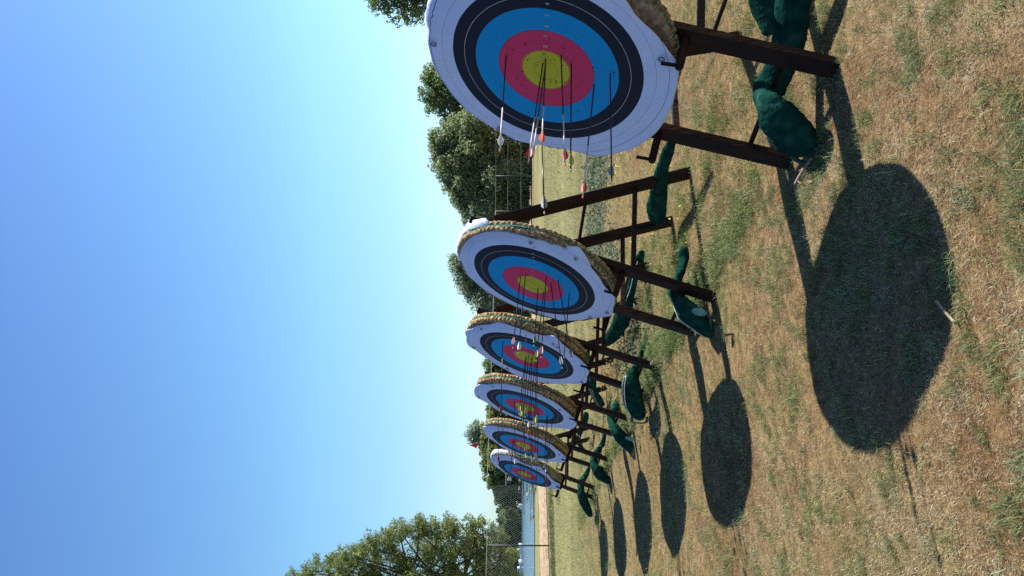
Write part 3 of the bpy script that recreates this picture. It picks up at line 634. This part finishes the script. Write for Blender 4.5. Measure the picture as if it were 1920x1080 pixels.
def tree(name,label,cat,D,lobes,base,leafn,size,cols,group=None,trunk_r=.18,light=.5,sparse=0,depth=.8,aspect=2.2,limbn=1):
    if name!='shore_tree': leafn=int(leafn*2.5); size*=.9
    """lobes: bearings (x,y,r) of the foliage masses at distance D; base: bearing of the foot"""
    bp=onground(base[0],base[1],zf); s=D/F
    bd=ray(base[0],base[1]); bp=np.array([bd[0]/bd[1]*D,D,zf-.05])
    root=thing(name,label,cat,bp,group)
    Cs=[];Rs=[]
    for L in lobes:
        x,y,r=L[:3]; dd=ray(x,y); dy=random.uniform(-1,1)*r*s*depth
        P=CAM+dd/dd[1]*(D+dy); Cs.append(P); Rs.append(r*s)
    Cs=np.array(Cs);Rs=np.array(Rs)
    # each mass is broken into small sprays
    SP=[];SR=[];W=[]
    for P,r in zip(Cs,Rs):
        m=int(34 if r>size*10 else 22)
        q=rng.normal(size=(m,3)); q/=np.linalg.norm(q,axis=1)[:,None]; q*= (rng.random(m)[:,None]**.4)*r*.92
        SP.append(P+q); SR.append(r*(.26+.26*rng.random(m)));
    SP=np.concatenate(SP);SR=np.concatenate(SR); w=SR**2; w/=w.sum()
    pick=rng.choice(len(SP),leafn,p=w); q=rng.normal(size=(leafn,3)); q/=np.linalg.norm(q,axis=1)[:,None]
    rad=SR[pick]*(rng.random(leafn)**.45)*1.0; P=SP[pick]+q*rad[:,None]*np.array([1,1,.85])
    if sparse: 
        P+=rng.normal(size=P.shape)*sparse
    P=P[P[:,2]>zf+.05]; pick=pick[:len(P)]
    V=leaves(P,1,size,aspect)
    base_c=np.array(cols); ci=rng.integers(0,len(cols),len(P)); spray=(rng.random(len(SP))*.5+.75)
    Cc=base_c[ci]*(spray[pick]*(.75+.5*rng.random(len(P))))[:,None]
    o=fast_mesh('crown',V,len(P),4,M['leaf'],root); set_col(o,np.repeat(Cc,4,0))
    mb=MB(); top=Cs[np.argmax(Cs[:,2])]
    mid=bp*.55+top*.45; mid[:2]=bp[:2]*.7+Cs.mean(0)[:2]*.3
    mb.tube(smoothpath([bp,(bp+mid)/2+rng.normal(size=3)*.1,mid,top],4),[trunk_r*(1-.85*t) for t in np.linspace(0,1,13)],8)
    for P,r in zip(Cs,Rs):
        for _ in range(limbn):
            t=random.uniform(.25,.85); st=bp+(mid-bp)*t*1.3 if t<.6 else mid+(top-mid)*(t-.6)
            en=P+rng.normal(size=3)*r*.22; m2=(st+en)/2+np.array([0,0,-.05*np.linalg.norm(en-st)])+rng.normal(size=3)*.12*np.linalg.norm(en-st)*.4
            mb.tube(smoothpath([st,m2,en],4),[trunk_r*.38*(1-.85*t2) for t2 in np.linspace(0,1,9)],5)
    mb.build('trunk',M['bark'],root,True)
    return root
GR=[(.176,.246,.096),(.246,.307,.131),(.124,.176,.074)]
GW=[(.244,.300,.155),(.325,.374,.211),(.163,.220,.106)]     # willow, silvery
GY=[(.194,.218,.065),(.259,.276,.097),(.130,.162,.056)]
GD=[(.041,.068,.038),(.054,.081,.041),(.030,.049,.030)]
GS=[(.276,.345,.235),(.359,.414,.304),(.207,.262,.179)]
tree('willow_tree','bushy grey green willow behind the wire fence, between the nearest and second targets','tree',76,
 [(838,268,34),(842,310,36),(862,348,36),(880,385,34),(890,250,50),(890,300,55),(900,345,50),(925,390,42),(935,275,50),(945,330,50),(960,380,38),(968,300,38),(965,250,34),(972,345,30),(912,408,30),(975,402,22),(845,345,24),(830,290,22)],(994,325),34000,.17,GW,trunk_r=.3)
tree('willow_tree','green tree half hidden behind the top of the nearest target','tree',86,
 [(815,140,26),(808,165,28),(822,195,28),(850,160,45),(860,210,42),(900,180,55),(900,120,55),(945,190,45),(950,130,45),(870,90,40),(920,60,50),(970,160,34),(968,80,34)],(992,150),26000,.19,GR,trunk_r=.3)
tree('poplar_tree','very tall tree by the nearest target, cut off by the edge of the photo','tree',70,
 [(715,8,24),(745,22,24),(775,24,24),(700,-12,26),(735,-20,34),(780,-10,40),(760,-60,60),(820,-50,70),(890,-60,80),(700,-70,50),(640,-120,50),(720,-150,80),(830,-150,90),(930,-140,60),(600,-170,40),(960,-40,40),(860,20,40),(930,20,45)],(993,-90),30000,.17,GR,trunk_r=.45)
tree('birch_tree','feathery pale birch with loose top showing between the second and third targets','tree',82,
 [(862,497,20),(868,520,22),(850,486,12),(882,540,26),(895,510,30),(905,480,36),(925,545,36),(900,565,22),(930,500,45),(950,580,34),(915,590,24),(960,530,40),(965,470,40),(930,450,40),(975,590,24)],(993,520),20000,.16,GS+GR[:1],trunk_r=.2,sparse=.12)
tree('alder_tree','dark bushy tree standing low between the third and fourth targets','tree',84,
 [(925,690,22),(932,705,18),(945,690,30),(962,680,28),(955,710,26),(975,700,20),(930,665,22),(955,650,30),(980,660,18),(935,630,25),(965,620,28)],(993,680),11000,.16,GR+GD[:1],trunk_r=.2)
tree('alder_tree','round yellow green tree filling the gap between the fourth, fifth and farthest targets','tree',84,
 [(922,778,18),(930,795,24),(922,815,20),(920,840,20),(925,865,22),(935,890,22),(925,905,14),(948,820,34),(948,860,34),(955,895,24),(970,840,28),(970,790,24),(950,770,30),(970,880,22),(915,798,13),(912,822,14),(911,848,14),(913,873,15),(920,893,16),(930,912,13),(945,910,16),(940,745,22),(965,740,24)],(992,830),22000,.16,GY+GR[:1],trunk_r=.25)
tree('birch_tree','thin silvery tree peeping over the round tree next to the small red flag','tree',112,
 [(890,802,12),(884,818,13),(902,815,18),(915,830,20),(930,820,26),(950,825,24),(970,825,16)],(986,825),6000,.19,GS,trunk_r=.15,sparse=.22)
tree('willow_tree','large willow with arching dark branches rising beyond the frame at the lake end','tree',46,
 [(552,1082,17),(575,1070,20),(603,1058,22),(635,1048,24),(665,1042,26),(695,1024,26),(725,1012,26),(752,1000,26),(785,992,26),(818,988,26),(850,985,24),(880,984,20),(903,982,17),(925,996,16),(943,1004,14),(925,1020,24),(890,1015,28),(850,1025,32),(800,1030,34),(750,1045,36),(700,1065,36),(640,1080,34),(590,1100,30),(960,1035,16),(945,1060,26),(900,1065,34),(840,1075,40),(770,1090,42),(700,1110,45),(630,1140,45),(900,1120,50),(820,1140,60),(730,1160,60),(640,1190,50),(560,1150,36),(950,1110,30),(860,1200,60),(750,1230,60),(940,1180,40),(965,1080,16)],(1015,1150),62000,.085,[(.173,.227,.073),(.237,.291,.109),(.118,.164,.064),(.309,.346,.155)],trunk_r=.35,limbn=2,aspect=3)
# the wooded far shore, tree by tree
far_t=[(892,920,26),(908,923,26),(925,922,28),(942,928,24),(958,930,24),(975,930,26),(992,934,24),(1010,934,24),(1030,930,26),(1052,932,24),(1074,930,26),(1098,932,26),(1125,930,28),(1160,928,30),(1200,930,32),(870,934,24),(850,938,24),(828,936,26),(720,945,24),(620,948,24),(500,950,24),(430,952,22)]
nm=['first','second','third','fourth','fifth','sixth','seventh','eighth','ninth','tenth','eleventh','twelfth']
for i,(y,top,wd) in enumerate(far_t):
    c=[[(.05,.085,.045),(.07,.10,.05)],GR,[(.045,.075,.045),(.06,.09,.045)],[(.11,.14,.06),(.14,.165,.07)]][i%4]; D=255+random.uniform(-6,14); H_=978-top
    lob=[(top+9,y,9),(top+16,y-7,11),(top+16,y+7,11),(top+26,y-10,11),(top+26,y+9,12),(top+22,y,12),(top+34,y-8,11),(top+34,y+8,11),(top+40,y,9)]
    if i<7: lab='far shore tree, %s going left from the farthest target'%nm[i]
    elif i<15: lab='far shore tree behind the lakeside willow, %s going left'%nm[i-7]
    else: lab='far shore tree hidden behind the targets, %s going right from the lake'%nm[i-15]
    tree('shore_tree',lab,'tree',D,lob,(977.5,y),3600,.42,c,'trees on the far shore',trunk_r=.3,aspect=1.6)
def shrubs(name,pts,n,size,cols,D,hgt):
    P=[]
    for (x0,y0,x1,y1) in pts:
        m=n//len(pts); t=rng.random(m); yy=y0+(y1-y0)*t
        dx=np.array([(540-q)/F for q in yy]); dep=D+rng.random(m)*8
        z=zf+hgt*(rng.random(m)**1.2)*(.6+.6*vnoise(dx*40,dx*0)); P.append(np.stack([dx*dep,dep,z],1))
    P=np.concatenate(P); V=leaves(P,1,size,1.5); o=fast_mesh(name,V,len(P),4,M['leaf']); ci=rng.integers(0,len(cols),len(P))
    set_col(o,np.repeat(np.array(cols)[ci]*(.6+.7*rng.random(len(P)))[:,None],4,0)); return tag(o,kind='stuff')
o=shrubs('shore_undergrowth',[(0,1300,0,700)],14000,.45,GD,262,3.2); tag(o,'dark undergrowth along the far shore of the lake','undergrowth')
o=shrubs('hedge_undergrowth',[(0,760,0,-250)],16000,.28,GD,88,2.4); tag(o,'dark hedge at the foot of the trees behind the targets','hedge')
# ---------------------------------------------------------------- boats at the far shore
def boat(label,y,D,Lb,x=980):
    d=ray(x,y); P=np.array([d[0]/d[1]*D,D,zf+.06]); root=thing('motor_boat',label,'boat',P,'boats moored at the far shore')
    V=[];Fs=[];n=9
    for i in range(n):
        t=i/(n-1); w=Lb*.16*math.sin(math.pi*min(1,.25+.75*(1-t))**.8*1.0) if t<1 else 0.02; xx=(t-.5)*Lb; hh=.55+.45*t*t
        for (a,b) in ((-1,hh),(-.75,-.1),(0,-.2),(.75,-.1),(1,hh)): V.append(P+np.array([xx,a*w,b]))
    for i in range(n-1):
        for j in range(4): a=i*5+j; Fs.append((a,a+1,a+6,a+5))
        Fs.append((i*5,i*5+5,i*5+9,i*5+4))
    Fs.append((0,4,3,2,1)); mesh('hull',V,Fs,M['boat'],root,smooth=False)
    MB().box(P+np.array([-.08*Lb,0,.9]),(Lb*.2,0,0),(0,Lb*.11,0),(0,0,.40)).build('cabin',M['boat'],root)
    MB().box(P+np.array([-.08*Lb,-Lb*.112,.98]),(Lb*.15,0,0),(0,.02,0),(0,0,.22)).build('cabin_window',M['boatdark'],root)
boat('white motor boat moored on the lake just beyond the fence post',1033,240,5)
boat('cream boat at the far shore under the willow branches',1068,238,6.5)
boat('low white boat half way along the far shore in front of the dark trees',950,238,1.8)
# ---------------------------------------------------------------- grass
def grass_blades(P,L,Wd,lean,col,name,label,cat,curl=.5):
    n=len(P); a=rng.random(n)*2*math.pi; dirx=np.cos(a);diry=np.sin(a)
    hx=np.sin(lean)*L; hz=np.cos(lean)*L
    b=a+math.pi/2+rng.normal(size=n)*.5; wx=np.cos(b)*Wd/2; wy=np.sin(b)*Wd/2; zz=np.zeros(n)
    w=np.stack([wx,wy,zz],1); D=np.stack([dirx*hx,diry*hx,hz],1)
    m=P+D*.5+np.stack([zz,zz,hz*.10*curl+L*.06],1); t=P+D+np.stack([dirx*L*.15*curl,diry*L*.15*curl,-L*.10*curl],1)
    V=np.stack([P-w,P+w,m+w*.8,m-w*.8, m-w*.8,m+w*.8,t+w*.12,t-w*.12],1).reshape(-1,3)
    o=fast_mesh(name,V,2*n,4,M['blade']); set_col(o,np.repeat(col,8,0)); tag(o,label,cat,kind='stuff'); return o
def scatter(y0,y1,dens,mx=.42,m0=.7):
    A=mx*(y1*y1-y0*y0)+2*m0*(y1-y0); n=int(A*dens*1.0)
    y=np.sqrt(rng.random(n)*(y1*y1-y0*y0)+y0*y0); x=(rng.random(n)*2-1)*(mx*y+m0); return x,y
xs=[];ys=[];sc_=[]
for (y0,y1,dn_,s) in ((1.9,3.2,24000,1.),(3.2,4.6,17000,1.05),(4.6,7,7500,1.2),(7,11,2600,1.6),(11,18,850,2.4),(18,40,130,4.2)):
    x,y=scatter(y0,y1,dn_); xs.append(x);ys.append(y);sc_.append(np.full(len(x),s))
x=np.concatenate(xs);y=np.concatenate(ys);s=np.concatenate(sc_); n=len(x)
xr=.8*x+.6*y+.25*vnoise(y,x,2.3); yr=.8*y-.6*x+.25*vnoise(x+7,y,2.1)
gn=.12*vnoise(xr,yr,1.3)+.22*vnoise(x+5,y+8,4.6)+.36*vnoise(xr+3,yr+1,10.)+.30*vnoise(yr+3,x+1,22.)     # green patches
rn=.3*vnoise(yr+20,xr+31,1.1)+.4*vnoise(x+11,y+13,4.3)+.3*vnoise(xr+11,yr+13,14.)                          # rusty thatch patches
e=(x-(1.087-.475*(y-3.797)))*.905
green=np.clip((gn-.53)*7.5+.15+.36*ss(6.5,14,y)-.06*(y<5),0,.95)+.05*np.exp(-((e-.0)/.25)**2)*(y>4.6)
isg=rng.random(n)<green
straw=np.array([(.45,.36,.235),(.53,.44,.30),(.37,.28,.17),(.60,.52,.38)])
rust=np.array([(.38,.22,.13),(.45,.29,.18),(.29,.16,.10)])
gre=np.array([(.20,.25,.08),(.27,.31,.12),(.13,.18,.06),(.33,.35,.17)])
gre2=np.array([(.18,.25,.14),(.23,.30,.18)])
col=straw[rng.integers(0,4,n)]
rs=(rng.random(n)<np.clip((rn-.48)*6,0,.62))&(y<9); col[rs]=rust[rng.integers(0,3,rs.sum())]
col[isg]=gre[rng.integers(0,4,isg.sum())]
bl=isg&(rng.random(n)<.3); col[bl]=gre2[rng.integers(0,2,bl.sum())]
col=col*(.42+.80*rng.random(n)**1.2)[:,None]
L=np.where(isg,.018+.028*rng.random(n),.009+.018*rng.random(n))*np.where(s>1.3,s*.8,1.)*(1+.7*np.clip(gn-.6,0,1)*3*isg)
lean=np.where(isg,R(20)+R(45)*rng.random(n),R(48)+R(40)*rng.random(n))
Wd=.0017*s*(.7+.6*rng.random(n))
P=np.stack([x,y,gz(x,y)-.002],1)
grass_blades(P,L,Wd,lean,col,'dry_grass','short dry lawn grass, straw coloured with green patches','grass')
# longer tufts the mower missed along the row of easels
cl=[];
for i in range(1150):
    yy=random.uniform(4.6,17) if i%2 else random.uniform(4.8,9); ee=random.gauss(-.10,.075) if random.random()<.8 else random.uniform(-.1,1.25)
    cl.append((yy,ee,random.uniform(.5,1.)))
for i in range(30): cl.append((random.uniform(3.6,4.7),random.gauss(.2,.3),.6))
xx=[];yy_=[];ll=[];cc=[]
for (yy,ee,q) in cl:
    m=int(75*q*(1 if yy<9 else .6)); px=1.087-.475*(yy-3.797)+ee/.905
    xx.append(px+rng.normal(size=m)*.055*q); yy_.append(yy+rng.normal(size=m)*.07*q); ll.append((.035+.075*rng.random(m))*q*(1.1 if yy>6 else .8))
    pal=np.array([(.13,.20,.055),(.19,.27,.08),(.10,.15,.045),(.26,.31,.12)]) if random.random()<.75 else np.array([(.35,.33,.16),(.45,.40,.24)])
    cc.append(pal[rng.integers(0,len(pal),m)]*(.6+.6*rng.random(m))[:,None])
x=np.concatenate(xx);y=np.concatenate(yy_);L=np.concatenate(ll);col=np.concatenate(cc);n=len(x)
P=np.stack([x,y,gz(x,y)-.003],1)
grass_blades(P,L,.0035*np.where(y>9,1.6,1),R(5)+R(50)*rng.random(n),col,'long_grass_tufts','longer green grass tufts growing around the easel feet','grass',curl=1.2)
# isolated green tufts in the near lawn
xx=[];yy_=[];ll=[];cc=[]
for i in range(620):
    yy=math.sqrt(random.uniform(1.9**2,7.5**2)); px=random.uniform(-1,1)*(.42*yy+.5); m=random.randint(22,55); q=random.uniform(.5,1)
    xx.append(px+rng.normal(size=m)*.022*q*2); yy_.append(yy+rng.normal(size=m)*.025*q*2); ll.append((.02+.05*rng.random(m))*q)
    pal=gre if random.random()<.6 else gre2; cc.append(pal[rng.integers(0,len(pal),m)]*(.8+.5*rng.random(m))[:,None])
x=np.concatenate(xx);y=np.concatenate(yy_);L=np.concatenate(ll);col=np.concatenate(cc);n=len(x)
P=np.stack([x,y,gz(x,y)-.003],1)
grass_blades(P,L,np.full(n,.0028),R(15)+R(55)*rng.random(n),col,'green_grass_tufts','small green grass tufts scattered over the dry lawn','grass',curl=1.2)
# grey-green weeds and yellow flowers behind the butts
def weeds(name,label,cat,spots,n,size,cols,hgt,spread):
    P=[]
    for (a,b) in spots:
        c=onground(a,b); m=n//len(spots); q=rng.normal(size=(m,2))*spread
        X=c[0]+q[:,0];Y=c[1]+q[:,1]*1.6; P.append(np.stack([X,Y,gz(X,Y)+hgt*rng.random(m)],1))
    P=np.concatenate(P); V=leaves(P,1,size,1.8); o=fast_mesh(name,V,len(P),4,M['leaf']); ci=rng.integers(0,len(cols),len(P))
    set_col(o,np.repeat(np.array(cols)[ci]*(.7+.6*rng.random(len(P)))[:,None],4,0)); tag(o,label,cat,kind='stuff')
weeds('grey_weeds','low grey green weeds in the meadow behind the first two targets','weeds',[(1120,300),(1135,330),(1110,350),(1128,430),(1112,455),(1150,500),(1120,520),(1048,905),(1190,655),(1060,690)],9000,.022,[(.13,.17,.12),(.18,.22,.17),(.09,.13,.07),(.06,.09,.05)],.10,.32)
weeds('yellow_flowers','scattered small yellow flowers in the meadow','flowers',[(1150,290),(1170,320),(1165,280),(1200,430),(1250,350),(1195,465),(1280,440),(1065,890),(1068,880),(1075,935),(1085,760),(1230,280),(1060,480),(1240,400),(1090,1010)],420,.013,[(.75,.62,.05),(.8,.7,.12)],.08,.35)
weeds('rusty_weeds','dry rust red weeds at the left leg of the third easel','weeds',[(1160,690),(1150,697),(1147,712)],300,.018,[(.30,.11,.05),(.38,.17,.08),(.2,.14,.07),(.12,.14,.06)],.16,.10)
weeds('verge_weeds','dark low weeds along the near edge of the sandy path','weeds',[(1037-.035*(1080-y)+random.uniform(1,4),y) for y in range(930,1200,6)],5200,.04,[(.10,.13,.055),(.14,.16,.07),(.20,.18,.09)],.09,.42)
# twigs and sticks
def twig(label,spots,name='twig_pile',cat='twigs',mt='twig'):
    mb=MB(); c=onground(*spots[0][0])
    for (a,b,r) in spots:
        A=onground(*a);B=onground(*b); A[2]+=.012;B[2]+=.016; m=(A+B)/2+np.array([0,0,.003])
        mb.tube(smoothpath([A,m,B],3),r,6)
    o=mb.build(name,M[mt],None,True,origin=c); tag(o,label,cat)
twig('pale bleached stick lying at the edge of the nearest shadow',[((1762,564),(1801,606),.0055)],'stick','stick','stick')
sp=[((1496,345),(1528,296),.010)]
for i in range(9): 
    a=(1494+random.uniform(0,25),345-random.uniform(0,45)); sp.append((a,(a[0]+random.uniform(4,18),a[1]-random.uniform(-8,22)),.0035))
twig('tangle of dark twigs on the grass by the left foot of the nearest easel',sp)
sp=[]
for i in range(14): 
    a=(1180+random.uniform(0,22),568-random.uniform(0,14)); sp.append((a,(a[0]+random.uniform(-6,22),a[1]-random.uniform(2,26)),.004))
twig('bundle of dry twigs on the ground behind the left leg of the second easel',sp)
sp=[]
for i in range(12): 
    a=(1142+random.uniform(0,22),690-random.uniform(-6,14)); sp.append((a,(a[0]+random.uniform(-6,16),a[1]-random.uniform(-10,16)),.004))
twig('dry weed stalks beside the left leg of the third easel',sp)
# litter scraps
def scrap(label,x,y,s,m):
    c=onground(x,y)+np.array([0,0,.018]); a=rng.normal(size=3)*s; b=rng.normal(size=3)*s; a[2]*=.3;b[2]*=.3
    o=mesh('paper_scrap',[c,c+a,c+a*.8+b,c+b*.9+np.array([0,0,s*.4]),c+b*.4],[(0,1,2),(0,2,3),(0,3,4)],m,None,False,origin=c); tag(o,label,'scrap')
scrap('tiny white scrap on the dry lawn at the near left',1531,987,.010,M['shaft_light'])
scrap('tiny white scrap caught near the twigs at the nearest easel',1511,304,.012,M['shaft_light'])
# ---------------------------------------------------------------- light, sky, camera
SUN=np.array([.66,.322,.68]); SUN/=np.linalg.norm(SUN)
el=math.asin(SUN[2]); rot=math.atan2(SUN[0],SUN[1])
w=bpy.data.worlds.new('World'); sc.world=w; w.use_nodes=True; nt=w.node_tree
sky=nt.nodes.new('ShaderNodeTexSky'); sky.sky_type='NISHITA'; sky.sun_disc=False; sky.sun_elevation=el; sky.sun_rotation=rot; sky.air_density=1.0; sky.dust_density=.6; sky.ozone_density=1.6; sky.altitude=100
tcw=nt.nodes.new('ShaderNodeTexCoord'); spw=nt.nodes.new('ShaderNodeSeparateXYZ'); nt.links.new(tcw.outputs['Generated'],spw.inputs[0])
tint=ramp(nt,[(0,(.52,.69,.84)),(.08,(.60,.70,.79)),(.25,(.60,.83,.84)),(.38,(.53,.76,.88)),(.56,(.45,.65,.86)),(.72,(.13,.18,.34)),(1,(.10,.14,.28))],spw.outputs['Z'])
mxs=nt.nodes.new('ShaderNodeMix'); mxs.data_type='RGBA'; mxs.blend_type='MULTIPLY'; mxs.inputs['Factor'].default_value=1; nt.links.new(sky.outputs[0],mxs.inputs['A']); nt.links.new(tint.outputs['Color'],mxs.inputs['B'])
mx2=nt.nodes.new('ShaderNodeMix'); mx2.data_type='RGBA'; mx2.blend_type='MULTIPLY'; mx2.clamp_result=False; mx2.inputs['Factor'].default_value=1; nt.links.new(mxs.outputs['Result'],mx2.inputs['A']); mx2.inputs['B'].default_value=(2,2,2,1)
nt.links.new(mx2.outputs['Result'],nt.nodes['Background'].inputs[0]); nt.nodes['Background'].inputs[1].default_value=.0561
sl=bpy.data.lights.new('sun','SUN'); sl.energy=5.0; sl.angle=R(.53); sl.color=(1,.95,.86)
so=bpy.data.objects.new('sun',sl); COL.objects.link(so); so.rotation_euler=Vector(-SUN).to_track_quat('-Z','Y').to_euler(); so.location=(20,8,20)
cam=bpy.data.cameras.new('camera'); co=bpy.data.objects.new('camera',cam); COL.objects.link(co); sc.camera=co
cam.sensor_fit='HORIZONTAL'; cam.sensor_width=36; cam.lens=F/1920*36; cam.clip_end=6000; cam.clip_start=.05
c,s_=math.cos(PITCH),math.sin(PITCH)
fw=Vector((0,c,s_)); upw=Vector((0,-s_,c)); rt=Vector((1,0,0))
X_=-upw; Y_=rt; Z_=-fw      # the phone was held sideways: picture-left is up
co.matrix_world=Matrix(((X_.x,Y_.x,Z_.x,0),(X_.y,Y_.y,Z_.y,0),(X_.z,Y_.z,Z_.z,CAMZ),(0,0,0,1)))
sc.view_settings.view_transform='Standard'; sc.view_settings.look='None'; sc.view_settings.exposure=1.1; sc.view_settings.gamma=1
sc.cycles.use_denoising=False
